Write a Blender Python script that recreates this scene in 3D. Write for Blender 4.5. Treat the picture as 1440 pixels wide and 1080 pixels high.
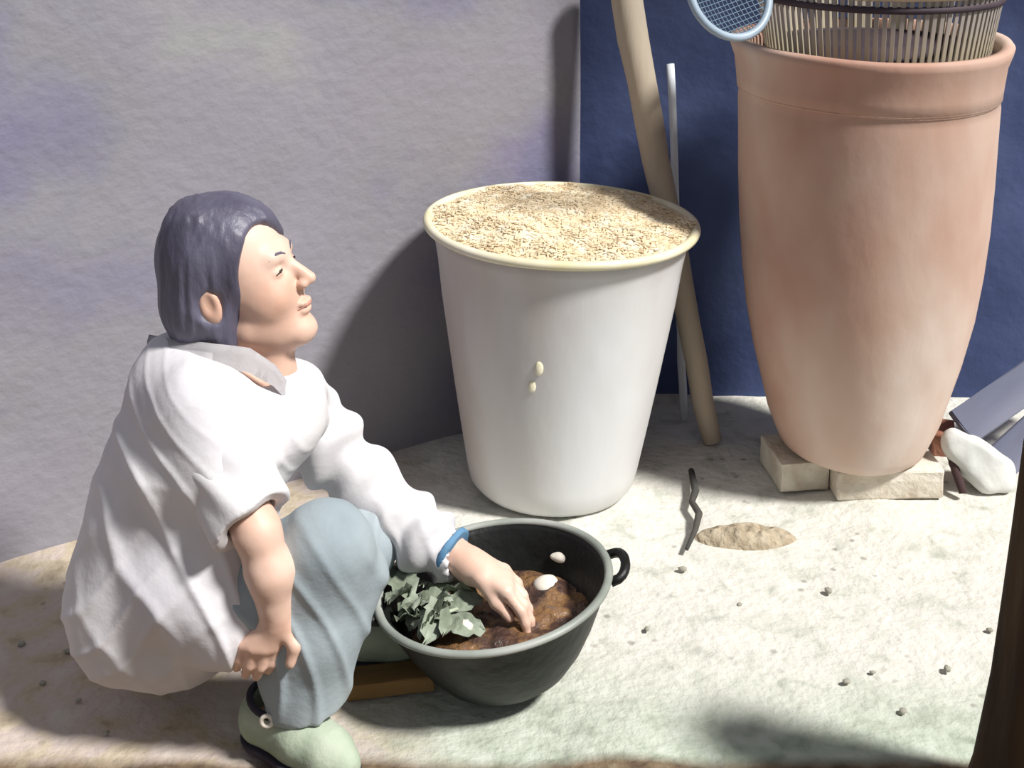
import bpy, bmesh, math, random
import numpy as np
from mathutils import Vector, Matrix

for _o in list(bpy.data.objects):
    bpy.data.objects.remove(_o)
scene = bpy.context.scene
COL = scene.collection
R = math.radians
rng = random.Random(7)

# ------------------------------------------------------------------ camera
F_PX, CX, CY = 1954.0, 720.0, 65.0          # focal length and principal point in photo pixels
CAM_H, PITCH = 1.49, R(10.0)
cam_d = bpy.data.cameras.new('camera')
cam_d.sensor_width = 36.0
cam_d.lens = F_PX / 1440.0 * 36.0
cam_d.shift_y = -(540.0 - CY) / 1440.0
cam_d.clip_start = 0.05
cam = bpy.data.objects.new('camera', cam_d)
COL.objects.link(cam)
cam.location = (0, 0, CAM_H)
cam.rotation_euler = (R(90) - PITCH, 0, 0)
scene.camera = cam

# ------------------------------------------------------------------ light
world = bpy.data.worlds.new('world')
scene.world = world
world.use_nodes = True
bg = world.node_tree.nodes['Background']
bg.inputs[0].default_value = (0.86, 0.90, 1.0, 1)
bg.inputs[1].default_value = 0.28
sun_d = bpy.data.lights.new('sun_offscreen', 'SUN')
sun_d.energy = 5.3
sun_d.angle = R(8)
sun_d.color = (1.0, 0.98, 0.95)
sun = bpy.data.objects.new('sun_offscreen', sun_d)
COL.objects.link(sun)
_trav = Vector((-0.84, 0.47, -1.20)).normalized()      # the way the sunlight travels
sun.rotation_euler = _trav.to_track_quat('-Z', 'Y').to_euler()
sun.location = (4, -2, 5)
vs = scene.view_settings
vs.view_transform = 'Standard'
vs.look = 'None'
vs.gamma = 1.0
vs.use_curve_mapping = False
vs.exposure = 0.08


# ------------------------------------------------------------------ helpers
def W(px, py, y):
    """photo pixel + distance y from the camera's foot point -> point in the scene"""
    c, s = math.cos(PITCH), math.sin(PITCH)
    u, v = (px - CX) / F_PX, -(py - CY) / F_PX
    d = Vector((u, c + v * s, -s + v * c))
    return Vector((0, 0, CAM_H)) + d * (y / d.y)


def G(px, py, z=0.0):
    """photo pixel on the horizontal plane at height z"""
    c, s = math.cos(PITCH), math.sin(PITCH)
    u, v = (px - CX) / F_PX, -(py - CY) / F_PX
    d = Vector((u, c + v * s, -s + v * c))
    return Vector((0, 0, CAM_H)) + d * ((z - CAM_H) / d.z)


def lin(h):
    h = h.lstrip('#')
    o = []
    for i in (0, 2, 4):
        c = int(h[i:i + 2], 16) / 255
        o.append(c / 12.92 if c <= 0.04045 else ((c + 0.055) / 1.055) ** 2.4)
    return (*o, 1.0)


def mat(name, cols, scale=6.0, stretch=(1, 1, 1), rough=0.8, bump=0.0, bscale=40.0, detail=4.0,
        spec=0.3, metal=0.0, lo=0.3, hi=0.7, sss=0.0):
    m = bpy.data.materials.new(name)
    m.use_nodes = True
    nt = m.node_tree
    b = nt.nodes['Principled BSDF']
    b.inputs['Roughness'].default_value = rough
    b.inputs['Metallic'].default_value = metal
    b.inputs['Specular IOR Level'].default_value = spec
    if sss:
        b.inputs['Subsurface Weight'].default_value = sss
        b.inputs['Subsurface Radius'].default_value = (0.012, 0.005, 0.003)
    tc = nt.nodes.new('ShaderNodeTexCoord')
    mp = nt.nodes.new('ShaderNodeMapping')
    mp.inputs['Scale'].default_value = stretch
    nt.links.new(tc.outputs['Object'], mp.inputs['Vector'])
    n = nt.nodes.new('ShaderNodeTexNoise')
    n.inputs['Scale'].default_value = scale
    n.inputs['Detail'].default_value = detail
    nt.links.new(mp.outputs[0], n.inputs['Vector'])
    r = nt.nodes.new('ShaderNodeValToRGB')
    el = r.color_ramp.elements
    cs = [lin(c) for c in cols]
    if len(cs) == 1:
        cs = cs * 2
    for i, c in enumerate(cs):
        p = lo + (hi - lo) * i / (len(cs) - 1)
        if i < 2:
            el[i].position = p
            el[i].color = c
        else:
            e = el.new(p)
            e.color = c
    nt.links.new(n.outputs['Fac'], r.inputs['Fac'])
    nt.links.new(r.outputs['Color'], b.inputs['Base Color'])
    if bump:
        n2 = nt.nodes.new('ShaderNodeTexNoise')
        n2.inputs['Scale'].default_value = bscale
        n2.inputs['Detail'].default_value = 6
        nt.links.new(mp.outputs[0], n2.inputs['Vector'])
        bp = nt.nodes.new('ShaderNodeBump')
        bp.inputs['Strength'].default_value = bump
        bp.inputs['Distance'].default_value = 0.01
        nt.links.new(n2.outputs['Fac'], bp.inputs['Height'])
        nt.links.new(bp.outputs[0], b.inputs['Normal'])
    m['ramp'] = r.name
    return m


def link(name, me, material=None, parent=None, smooth=True):
    o = bpy.data.objects.new(name, me)
    COL.objects.link(o)
    if material is not None and not me.materials:
        me.materials.append(material)
    if parent is not None:
        o.parent = parent
    if smooth and len(me.polygons):
        me.polygons.foreach_set('use_smooth', np.ones(len(me.polygons), dtype=bool))
    return o


def bobj(name, bm, material=None, parent=None, smooth=True, loc=None):
    bmesh.ops.recalc_face_normals(bm, faces=bm.faces)
    me = bpy.data.meshes.new(name)
    bm.to_mesh(me)
    bm.free()
    o = link(name, me, material, parent, smooth)
    if loc is not None:
        o.location = loc
    return o


def tag(o, label, cat, group=None, kind=None):
    o['label'] = label
    if cat:
        o['category'] = cat
    if group:
        o['group'] = group
    if kind:
        o['kind'] = kind
    return o


def empty(name, loc=(0, 0, 0), rot=(0, 0, 0)):
    o = bpy.data.objects.new(name, None)
    o.empty_display_size = 0.05
    COL.objects.link(o)
    o.location = loc
    o.rotation_euler = rot
    return o


def lathe(profile, seg=72, closed=False, wob=None):
    """profile: list of (r, z); wob(theta, r, z) -> (r, z)"""
    bm = bmesh.new()
    rings = []
    for (r, z) in profile:
        if r < 1e-6:
            rings.append([bm.verts.new((0, 0, z))])
            continue
        ring = []
        for i in range(seg):
            t = 2 * math.pi * i / seg
            rr, zz = wob(t, r, z) if wob else (r, z)
            ring.append(bm.verts.new((rr * math.cos(t), rr * math.sin(t), zz)))
        rings.append(ring)
    pairs = list(zip(rings[:-1], rings[1:]))
    if closed:
        pairs.append((rings[-1], rings[0]))
    for a, b in pairs:
        if len(a) == 1 and len(b) == 1:
            continue
        for i in range(seg):
            j = (i + 1) % seg
            if len(a) == 1:
                bm.faces.new((a[0], b[j], b[i]))
            elif len(b) == 1:
                bm.faces.new((a[i], a[j], b[0]))
            else:
                bm.faces.new((a[i], a[j], b[j], b[i]))
    return bm


def tube(bm, pts, rads, seg=12, squash=None):
    pts = [Vector(p) for p in pts]
    if not hasattr(rads, '__len__'):
        rads = [rads] * len(pts)
    rings = []
    up0 = Vector((0, 0, 1))
    prev = None
    for i, p in enumerate(pts):
        d = (pts[min(i + 1, len(pts) - 1)] - pts[max(i - 1, 0)]).normalized()
        if prev is None:
            ref = up0 if abs(d.dot(up0)) < 0.9 else Vector((1, 0, 0))
            a = d.cross(ref).normalized()
        else:
            a = (prev - d * prev.dot(d)).normalized()
        prev = a
        b = d.cross(a)
        sq = squash or 1.0
        rings.append([bm.verts.new(p + (a * math.cos(2 * math.pi * k / seg) + b * math.sin(2 * math.pi * k / seg) * sq) * rads[i])
                      for k in range(seg)])
    for r0, r1 in zip(rings[:-1], rings[1:]):
        for k in range(seg):
            j = (k + 1) % seg
            bm.faces.new((r0[k], r0[j], r1[j], r1[k]))
    bm.faces.new(rings[0][::-1])
    bm.faces.new(rings[-1])
    return bm


def box_bm(sx, sy, sz, bevel=0.004, cuts=0, jitter=0.0, seed=1):
    bm = bmesh.new()
    bmesh.ops.create_cube(bm, size=1.0)
    bmesh.ops.scale(bm, vec=(sx, sy, sz), verts=bm.verts)
    if cuts:
        bmesh.ops.subdivide_edges(bm, edges=bm.edges[:], cuts=cuts, use_grid_fill=True)
    if bevel:
        sharp = [e for e in bm.edges if len(e.link_faces) == 2 and e.calc_face_angle(0) > 1.0]
        bmesh.ops.bevel(bm, geom=sharp, offset=bevel, segments=2, affect='EDGES', profile=0.6)
    if jitter:
        rr = random.Random(seed)
        for v in bm.verts:
            v.co += Vector((rr.uniform(-1, 1), rr.uniform(-1, 1), rr.uniform(-1, 1))) * jitter
    return bm


# --- smooth value noise in numpy
def vnoise(P, scale, seed=0):
    rs = np.random.RandomState(seed)
    N = 32
    g = rs.rand(N, N, N).astype(np.float32)
    q = np.asarray(P, dtype=np.float32) * scale + 100.0
    i = np.floor(q).astype(int)
    f = q - i
    f = f * f * (3 - 2 * f)
    i0 = i % N
    i1 = (i + 1) % N
    x0, y0, z0 = i0[:, 0], i0[:, 1], i0[:, 2]
    x1, y1, z1 = i1[:, 0], i1[:, 1], i1[:, 2]
    fx, fy, fz = f[:, 0], f[:, 1], f[:, 2]
    c = (g[x0, y0, z0] * (1 - fx) + g[x1, y0, z0] * fx) * (1 - fy) + (g[x0, y1, z0] * (1 - fx) + g[x1, y1, z0] * fx) * fy
    d = (g[x0, y0, z1] * (1 - fx) + g[x1, y0, z1] * fx) * (1 - fy) + (g[x0, y1, z1] * (1 - fx) + g[x1, y1, z1] * fx) * fy
    return (c * (1 - fz) + d * fz) * 2 - 1


# --- signed distance sculpting: fields of smooth-blended tapered capsules and ellipsoids
class Field:
    def __init__(s, lo, hi, res):
        s.lo = np.array(lo, dtype=np.float32)
        s.res = res
        s.n = np.ceil((np.array(hi) - np.array(lo)) / res).astype(int) + 1
        s.V = np.full(tuple(s.n), 1.0, dtype=np.float32)

    def _box(s, bmin, bmax, pad):
        i0 = np.clip(np.floor((np.array(bmin) - pad - s.lo) / s.res).astype(int), 0, s.n)
        i1 = np.clip(np.ceil((np.array(bmax) + pad - s.lo) / s.res).astype(int) + 1, 0, s.n)
        sl = tuple(slice(a, b) for a, b in zip(i0, i1))
        ax = [(s.lo[k] + s.res * np.arange(i0[k], i1[k])).astype(np.float32) for k in range(3)]
        return sl, np.meshgrid(*ax, indexing='ij', sparse=True)

    def _mix(s, sl, d, k, op):
        v = s.V[sl]
        if v.size == 0:
            return
        if op == 'add':
            if k > 0:
                h = np.maximum(k - np.abs(v - d), 0) / k
                s.V[sl] = np.minimum(v, d) - h * h * k * 0.25
            else:
                s.V[sl] = np.minimum(v, d)
        else:
            if k > 0:
                h = np.maximum(k - np.abs(v + d), 0) / k
                s.V[sl] = np.maximum(v, -d) + h * h * k * 0.25
            else:
                s.V[sl] = np.maximum(v, -d)

    def cone(s, a, b, r1, r2, k=0.02, op='add', sy=1.0):
        """tapered capsule; sy widens it sideways (in y)"""
        a, b = np.array(a, dtype=np.float32), np.array(b, dtype=np.float32)
        rm = max(r1, r2) * max(1, sy)
        sl, (X, Y, Z) = s._box(np.minimum(a, b), np.maximum(a, b), rm + k + 2 * s.res)
        yc = (a[1] + b[1]) / 2
        Yp = (Y - yc) / sy + yc
        ab = b - a
        L = max(float(ab @ ab), 1e-9)
        t = np.clip(((X - a[0]) * ab[0] + (Yp - a[1]) * ab[1] + (Z - a[2]) * ab[2]) / L, 0, 1)
        d = np.sqrt((X - a[0] - t * ab[0]) ** 2 + (Yp - a[1] - t * ab[1]) ** 2 + (Z - a[2] - t * ab[2]) ** 2) - (r1 + (r2 - r1) * t)
        s._mix(sl, d, k, op)
        return s

    def chain(s, pts, rads, k=0.02, sy=1.0):
        for i in range(len(pts) - 1):
            s.cone(pts[i], pts[i + 1], rads[i], rads[i + 1], k, 'add', sy)
        return s

    def ell(s, c, rad, k=0.02, op='add', M=None):
        """ellipsoid; M: 3x3 whose columns are its axes"""
        c, rad = np.array(c, dtype=np.float32), np.array(rad, dtype=np.float32)
        sl, (X, Y, Z) = s._box(c, c, rad.max() + k + 2 * s.res)
        X, Y, Z = X - c[0], Y - c[1], Z - c[2]
        if M is not None:
            M = np.array(M, dtype=np.float32)
            X, Y, Z = (X * M[0, 0] + Y * M[1, 0] + Z * M[2, 0], X * M[0, 1] + Y * M[1, 1] + Z * M[2, 1],
                       X * M[0, 2] + Y * M[1, 2] + Z * M[2, 2])
        k0 = np.sqrt((X / rad[0]) ** 2 + (Y / rad[1]) ** 2 + (Z / rad[2]) ** 2)
        k1 = np.sqrt((X / rad[0] ** 2) ** 2 + (Y / rad[1] ** 2) ** 2 + (Z / rad[2] ** 2) ** 2) + 1e-6
        s._mix(sl, k0 * (k0 - 1.0) / k1, k, op)
        return s

    def cut(s, p, nrm, k=0.0):
        """remove everything on the side the normal points to"""
        sl, (X, Y, Z) = s._box(s.lo, s.lo + s.n * s.res, 0)
        d = (X - p[0]) * nrm[0] + (Y - p[1]) * nrm[1] + (Z - p[2]) * nrm[2]
        s._mix(sl, -d, k, 'sub')
        return s

    def mesh(s, name, disp=None, smooth_it=0):
        V = s.V
        S = V < 0
        n = np.array(V.shape) - 1
        cnt = np.zeros(tuple(n), dtype=np.int8)
        offs = [(i, j, k) for i in (0, 1) for j in (0, 1) for k in (0, 1)]
        for (i, j, k) in offs:
            cnt += S[i:i + n[0], j:j + n[1], k:k + n[2]]
        act = np.argwhere((cnt > 0) & (cnt < 8))
        idx = np.full(tuple(n), -1, dtype=np.int32)
        idx[act[:, 0], act[:, 1], act[:, 2]] = np.arange(len(act))
        c = {o: V[act[:, 0] + o[0], act[:, 1] + o[1], act[:, 2] + o[2]] for o in offs}
        acc = np.zeros((len(act), 3))
        num = np.zeros(len(act))
        for o in offs:
            for ax in range(3):
                if o[ax] == 1:
                    continue
                o2 = list(o)
                o2[ax] = 1
                va, vb = c[o], c[tuple(o2)]
                m = (va < 0) != (vb < 0)
                t = np.where(m, va / np.where(m, va - vb, 1), 0)
                p = np.tile(np.array(o, dtype=float), (len(act), 1))
                p[:, ax] += t
                acc += p * m[:, None]
                num += m
        P = s.lo + (act + acc / num[:, None]) * s.res
        quads = []
        for ax in range(3):
            a1, a2 = (ax + 1) % 3, (ax + 2) % 3
            sa = [slice(None)] * 3
            sb = [slice(None)] * 3
            sa[ax], sb[ax] = slice(0, -1), slice(1, None)
            A, B = S[tuple(sa)], S[tuple(sb)]
            e = np.argwhere(A != B)
            ok = (e[:, a1] > 0) & (e[:, a2] > 0) & (e[:, a1] < n[a1]) & (e[:, a2] < n[a2])
            e = e[ok]
            flip = A[e[:, 0], e[:, 1], e[:, 2]]
            cells = []
            for (d1, d2) in ((0, 0), (-1, 0), (-1, -1), (0, -1)):
                q = e.copy()
                q[:, a1] += d1
                q[:, a2] += d2
                cells.append(idx[q[:, 0], q[:, 1], q[:, 2]])
            q = np.stack(cells, 1)
            q[~flip] = q[~flip][:, ::-1]
            quads.append(q[:, ::-1][:, ::-1])
        Q = np.concatenate(quads)
        Q = Q[(Q >= 0).all(1)]
        for _ in range(smooth_it):
            s1 = np.zeros_like(P)
            w = np.zeros(len(P))
            for a in range(4):
                for b in (1, 3):
                    np.add.at(s1, Q[:, a], P[Q[:, (a + b) % 4]])
                    np.add.at(w, Q[:, a], 1)
            P = 0.5 * P + 0.5 * s1 / np.maximum(w, 1)[:, None]
        if disp is not None:
            fn = np.cross(P[Q[:, 2]] - P[Q[:, 0]], P[Q[:, 3]] - P[Q[:, 1]])
            N = np.zeros_like(P)
            for a in range(4):
                np.add.at(N, Q[:, a], fn)
            N /= np.linalg.norm(N, axis=1)[:, None] + 1e-12
            P = P + N * disp(P, N)[:, None]
        me = bpy.data.meshes.new(name)
        me.vertices.add(len(P))
        me.vertices.foreach_set('co', P.astype(np.float32).ravel())
        me.loops.add(len(Q) * 4)
        me.loops.foreach_set('vertex_index', Q.astype(np.int32).ravel())
        me.polygons.add(len(Q))
        me.polygons.foreach_set('loop_start', np.arange(0, len(Q) * 4, 4, dtype=np.int32))
        me.update(calc_edges=True)
        me.validate()
        return me


# ------------------------------------------------------------------ the ground
def ground_material():
    m = bpy.data.materials.new('trodden ground')
    m.use_nodes = True
    nt = m.node_tree
    N, L = nt.nodes, nt.links
    b = N['Principled BSDF']
    b.inputs['Roughness'].default_value = 0.9
    b.inputs['Specular IOR Level'].default_value = 0.15
    tc = N.new('ShaderNodeTexCoord')
    sep = N.new('ShaderNodeSeparateXYZ')
    L.new(tc.outputs['Object'], sep.inputs[0])

    def noise(scale, detail=5, dist=0.0):
        n = N.new('ShaderNodeTexNoise')
        n.inputs['Scale'].default_value = scale
        n.inputs['Detail'].default_value = detail
        n.inputs['Distortion'].default_value = dist
        L.new(tc.outputs['Object'], n.inputs['Vector'])
        return n.outputs['Fac']

    def ramp(fac, stops):
        r = N.new('ShaderNodeValToRGB')
        el = r.color_ramp.elements
        for i, (p, c) in enumerate(stops):
            e = el[i] if i < 2 else el.new(p)
            e.position = p
            e.color = lin(c) if isinstance(c, str) else (c, c, c, 1)
        L.new(fac, r.inputs[0])
        return r.outputs[0]

    def math_(op, a, b2):
        x = N.new('ShaderNodeMath')
        x.operation = op
        for i, v in enumerate((a, b2)):
            if isinstance(v, (int, float)):
                x.inputs[i].default_value = v
            else:
                L.new(v, x.inputs[i])
        return x.outputs[0]

    def mix(fac, a, b2):
        x = N.new('ShaderNodeMix')
        x.data_type = 'RGBA'
        L.new(fac, x.inputs['Factor'])
        L.new(a, x.inputs['A'])
        L.new(b2, x.inputs['B'])
        return x.outputs['Result']

    pale = ramp(noise(16, 6, 0.6), [(0.28, '#b2b4a8'), (0.45, '#cdcbc1'), (0.72, '#d8d5cc')])
    green = ramp(noise(22, 6, 0.5), [(0.28, '#8f9a88'), (0.5, '#b3bcab'), (0.75, '#c3cabd')])
    earth = ramp(noise(14, 6, 0.4), [(0.26, '#9a8c78'), (0.42, '#b7aa95'), (0.55, '#bcaea6'), (0.72, '#c2bbae')])
    big = noise(2.2, 3)
    # moss-green tint towards the open yard, bare earth by the wall: two grounds with a ragged border
    fy = math_('ADD', math_('MULTIPLY', sep.outputs['Y'], -1.6), math_('ADD', math_('MULTIPLY', big, 0.9), 3.55))
    c1 = mix(ramp(fy, [(0.35, 0.0), (0.85, 1.0)]), pale, green)
    fx = math_('ADD', math_('MULTIPLY', sep.outputs['X'], -2.2), math_('ADD', math_('MULTIPLY', noise(3.5, 4), 1.0), -0.55))
    c2 = mix(ramp(fx, [(0.25, 0.0), (0.62, 1.0)]), c1, earth)
    # brown soil strip at the front edge of the hard ground
    soil = ramp(noise(30, 6), [(0.3, '#57483a'), (0.6, '#7e6c57'), (0.8, '#8f8a72')])
    fs = math_('ADD', math_('MULTIPLY', sep.outputs['Y'], -14.0), math_('ADD', math_('MULTIPLY', noise(6, 4), 0.8), 27.65))
    c3 = mix(ramp(fs, [(0.30, 0.0), (0.70, 1.0)]), c2, soil)
    # small dark specks
    vor = N.new('ShaderNodeTexVoronoi')
    vor.inputs['Scale'].default_value = 26
    L.new(tc.outputs['Object'], vor.inputs['Vector'])
    spk = math_('MULTIPLY', ramp(vor.outputs['Distance'], [(0.10, 1.0), (0.22, 0.0)]), ramp(noise(5, 2), [(0.52, 0.0), (0.62, 0.55)]))
    dark = ramp(noise(3), [(0.4, '#5c5a4d'), (0.6, '#6b6455')])
    c5 = mix(spk, c3, dark)
    L.new(c5, b.inputs['Base Color'])
    bp = N.new('ShaderNodeBump')
    bp.inputs['Strength'].default_value = 0.55
    bp.inputs['Distance'].default_value = 0.012
    L.new(noise(55, 8), bp.inputs['Height'])
    L.new(bp.outputs[0], b.inputs['Normal'])
    return m


def ground_h(P):
    return 0.006 * vnoise(P, 5, 3) + 0.003 * vnoise(P, 14, 4) - 0.006


def grid_mesh(name, xs, ys, hfun):
    X, Y = np.meshgrid(xs, ys, indexing='ij')
    P = np.stack([X.ravel(), Y.ravel(), np.zeros(X.size)], 1)
    P[:, 2] = hfun(P)
    nx, ny = len(xs), len(ys)
    i = np.arange(nx * ny).reshape(nx, ny)
    Q = np.stack([i[:-1, :-1].ravel(), i[1:, :-1].ravel(), i[1:, 1:].ravel(), i[:-1, 1:].ravel()], 1)
    me = bpy.data.meshes.new(name)
    me.from_pydata(P.tolist(), [], Q.tolist())
    return me


fl = link('floor', grid_mesh('floor', np.linspace(-3.2, 3.2, 220), np.linspace(0.3, 4.6, 160), ground_h), ground_material())
tag(fl, 'pale trodden yard ground, earthy brown beside the grey wall', None, kind='structure')


# ------------------------------------------------------------------ walls
def wall_mesh(name, A, B, h, thick, amp, seed):
    A, B = Vector(A), Vector(B)
    d = (B - A)
    L = d.length
    d.normalize()
    nrm = Vector((d.y, -d.x, 0))               # towards the camera
    nx, nz = int(L / 0.03), int(h / 0.03)
    us, zs = np.linspace(0, L, nx), np.linspace(-0.05, h, nz)
    U, Z = np.meshgrid(us, zs, indexing='ij')
    P = np.stack([A.x + d.x * U.ravel(), A.y + d.y * U.ravel(), Z.ravel()], 1)
    off = amp * vnoise(P, 2.5, seed) + 0.4 * amp * vnoise(P, 8, seed + 1) - amp
    P[:, 0] += nrm.x * off
    P[:, 1] += nrm.y * off
    v = P.tolist()
    i = np.arange(nx * nz).reshape(nx, nz)
    f = np.stack([i[:-1, :-1].ravel(), i[1:, :-1].ravel(), i[1:, 1:].ravel(), i[:-1, 1:].ravel()], 1).tolist()
    k = len(v)
    back = []
    for p in (A, B):
        q = p - nrm * thick
        back += [(q.x, q.y, -0.05), (q.x, q.y, h)]
    v += back
    f.append([k, k + 1, k + 3, k + 2])
    f.append(i[0, :].tolist() + [k + 1, k])
    f.append(i[-1, ::-1].tolist() + [k + 2, k + 3])
    f.append(i[::-1, -1].tolist() + [k + 1, k + 3])
    me = bpy.data.meshes.new(name)
    me.from_pydata(v, [], f)
    return me


M_wall = mat('grey limewashed plaster', ['#70728e', '#7f7b92', '#8e8c92', '#918e97', '#9f9f9b'], scale=1.3, stretch=(1, 1, 1.2),
             rough=0.92, bump=0.35, bscale=30, detail=5, lo=0.30, hi=0.70)
M_navy = mat('dark blue plaster', ['#36405f', '#47537a', '#58658c'], scale=2.5, rough=0.85, bump=0.3, bscale=25, spec=0.2)
wl = link('wall_left', wall_mesh('wall_left', (-2.3, 1.73, 0), (0.170, 3.305, 0), 2.3, 0.16, 0.008, 11), M_wall)
tag(wl, 'mottled grey limewashed wall behind the squatting person', None, kind='structure')
wb = link('wall_back', wall_mesh('wall_back', (0.10, 3.365, 0), (2.6, 3.25, 0), 2.3, 0.16, 0.006, 21), M_navy)
tag(wb, 'dark navy blue wall behind the clay jar', None, kind='structure')

# unseen roof, added to darken the back and shade the wall tops
M_roof = mat('dark added roof', ['#4a4038', '#5e5248'], scale=4, stretch=(1, 0.2, 1), rough=0.9)
bm = bmesh.new()
rpoly = [(-2.9, 1.45), (-0.3, 2.80), (2.7, 2.84), (2.7, 3.6), (-2.9, 3.6)]
v0 = [bm.verts.new((x, y, 2.30)) for x, y in rpoly]
v1 = [bm.verts.new((x, y, 2.36)) for x, y in rpoly]
bm.faces.new(v0[::-1])
bm.faces.new(v1)
for i in range(5):
    bm.faces.new((v0[i], v0[(i + 1) % 5], v1[(i + 1) % 5], v1[i]))
tag(bobj('added_roof', bm, M_roof, smooth=False), 'unseen dark roof added over the walls for shade', None, kind='structure')

# ------------------------------------------------------------------ white vat with grain
M_vat = mat('whitish glazed earthenware', ['#bcaea6', '#c6bfbb', '#d2d1d0', '#dadbdc'], scale=2.2, stretch=(1.3, 1.3, 0.5),
            rough=0.42, bump=0.12, bscale=18, spec=0.4, lo=0.28, hi=0.66)
M_rim = mat('cream glaze', ['#d8cfa6', '#efe9d6'], scale=9, rough=0.35, spec=0.5)
M_grain = mat('husky grain', ['#d2bd9a', '#e2d0b0', '#efe4cd'], scale=30, rough=0.95, bump=0.4, bscale=160)
VAT = Vector((0.088, 2.885, -0.004))
vat = tag(empty('grain_vat', VAT, (0, R(1.8), 0)), 'large whitish tapered vat heaped with pale grain, standing by the grey wall', 'vat')
prof = [(0, 0.0), (0.150, 0.0), (0.170, 0.006), (0.183, 0.022), (0.191, 0.06), (0.205, 0.14), (0.222, 0.24), (0.238, 0.34), (0.254, 0.44),
        (0.264, 0.52), (0.272, 0.565), (0.282, 0.592), (0.270, 0.598), (0.258, 0.56), (0.248, 0.46), (0.19, 0.20), (0, 0.16)]
vw = lambda t, r, z: (r * (1 + 0.006 * math.sin(2 * t + 0.5) + 0.004 * math.sin(5 * t)), z)
bobj('body', lathe(prof, 96, wob=vw), M_vat, vat)
rp = [(0.288 + 0.0105 * math.cos(a), 0.600 + 0.010 * math.sin(a)) for a in [2 * math.pi * i / 10 for i in range(10)]]
bobj('rim', lathe(rp, 96, closed=True, wob=vw), M_rim, vat)
for (px, py, s) in ((751, 517, 0.011), (741, 545, 0.010)):
    p = W(px, py, VAT.y - 0.232)
    bm = bmesh.new()
    bmesh.ops.create_icosphere(bm, subdivisions=2, radius=s)
    bmesh.ops.scale(bm, vec=(0.8, 0.35, 1.5), verts=bm.verts)
    q = p - VAT
    rad = Vector((q.x, q.y, 0)).normalized()
    rz = 0.191 + (q.z - 0.06) * 0.168
    o = bobj('dried_splash', bm, M_rim, vat, loc=(rad.x * rz, rad.y * rz, q.z))
# the grain heap: base mound plus thousands of grains
gm = empty
heap = lathe([(0.284 * i / 14, 0.598 + 0.042 * (1 - (i / 14) ** 2.2)) for i in range(14, -1, -1)], 72)
gr = random.Random(3)
for v in heap.verts:
    v.co.z += 0.008 * math.sin(v.co.x * 23 + 1) * math.cos(v.co.y * 19) + 0.006 * math.sin(v.co.x * 51) * math.sin(v.co.y * 43 + 2)
for i in range(5200):
    rr_, t = 0.287 * math.sqrt(gr.random()), gr.uniform(0, 6.283)
    x, y = rr_ * math.cos(t), rr_ * math.sin(t)
    z = 0.598 + 0.042 * (1 - (rr_ / 0.287) ** 2.2) + 0.008 * math.sin(x * 23 + 1) * math.cos(y * 19) + 0.006 * math.sin(x * 51) * math.sin(y * 43 + 2) + 0.0006
    a, L_, w_ = gr.uniform(0, 6.283), gr.uniform(0.005, 0.011), gr.uniform(0.0018, 0.003)
    d = Vector((math.cos(a), math.sin(a), gr.uniform(-0.18, 0.18))).normalized()
    s = d.cross(Vector((0, 0, 1))).normalized()
    u = d.cross(s)
    c = Vector((x, y, z))
    vv = [heap.verts.new(c - d * L_), heap.verts.new(c + s * w_), heap.verts.new(c - u * w_), heap.verts.new(c - s * w_), heap.verts.new(c + u * w_), heap.verts.new(c + d * L_)]
    for k in range(4):
        p, q = vv[1 + k], vv[1 + (k + 1) % 4]
        heap.faces.new((vv[0], p, q))
        heap.faces.new((vv[5], q, p))
me = bpy.data.meshes.new('grain_heap')
heap.to_mesh(me)
heap.free()
gh = link('grain_heap', me, M_grain, smooth=False)
gh.location = VAT
gh.rotation_euler = (0, R(1.8), 0)
tag(gh, 'heap of pale husky grain filling the white vat', 'grain', kind='stuff')

# ------------------------------------------------------------------ clay jar on bricks
M_clay = mat('pinkish terracotta', ['#b08472', '#be9c8b', '#c9b0a1', '#d6c6bb'], scale=2.6, stretch=(1, 1, 0.55), rough=0.8,
             bump=0.2, bscale=22, spec=0.25, lo=0.30, hi=0.68)
JAR = Vector((0.765, 2.925, 0.068))
jar = tag(empty('clay_jar', JAR), 'tall pinkish terracotta jar standing on bricks', 'jar')
jp = [(0, 0.0), (0.150, 0.0), (0.160, 0.008), (0.170, 0.03), (0.190, 0.08), (0.208, 0.15), (0.226, 0.22), (0.246, 0.32), (0.258, 0.42), (0.266, 0.52),
      (0.270, 0.62), (0.272, 0.72), (0.274, 0.79), (0.272, 0.808), (0.277, 0.815), (0.277, 0.80), (0.255, 0.79), (0.25, 0.6), (0.23, 0.35), (0.14, 0.02), (0, 0.02)]
jw = lambda t, r, z: (r * (1 + 0.006 * math.sin(3 * t + z * 6) + 0.004 * math.sin(7 * t + 1)), z + 0.003 * math.sin(2 * t + 1))
bobj('body', lathe(jp[:15] + jp[16:], 96, wob=jw), M_clay, jar)
cp = [(0.268, 0.806), (0.2765, 0.812), (0.279, 0.84), (0.284, 0.88), (0.293, 0.905), (0.296, 0.918), (0.290, 0.926), (0.272, 0.924), (0.262, 0.90), (0.256, 0.80)]
bobj('rim_collar', lathe(cp, 96, closed=True, wob=jw), M_clay, jar)

M_brick = mat('pale dusty brick', ['#b9aa97', '#cfc6b6', '#ddd6c8'], scale=14, rough=0.95, bump=0.5, bscale=60)
M_redbrick = mat('red brick', ['#8a5c48', '#9c705c'], scale=14, rough=0.95, bump=0.5, bscale=60)


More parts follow.
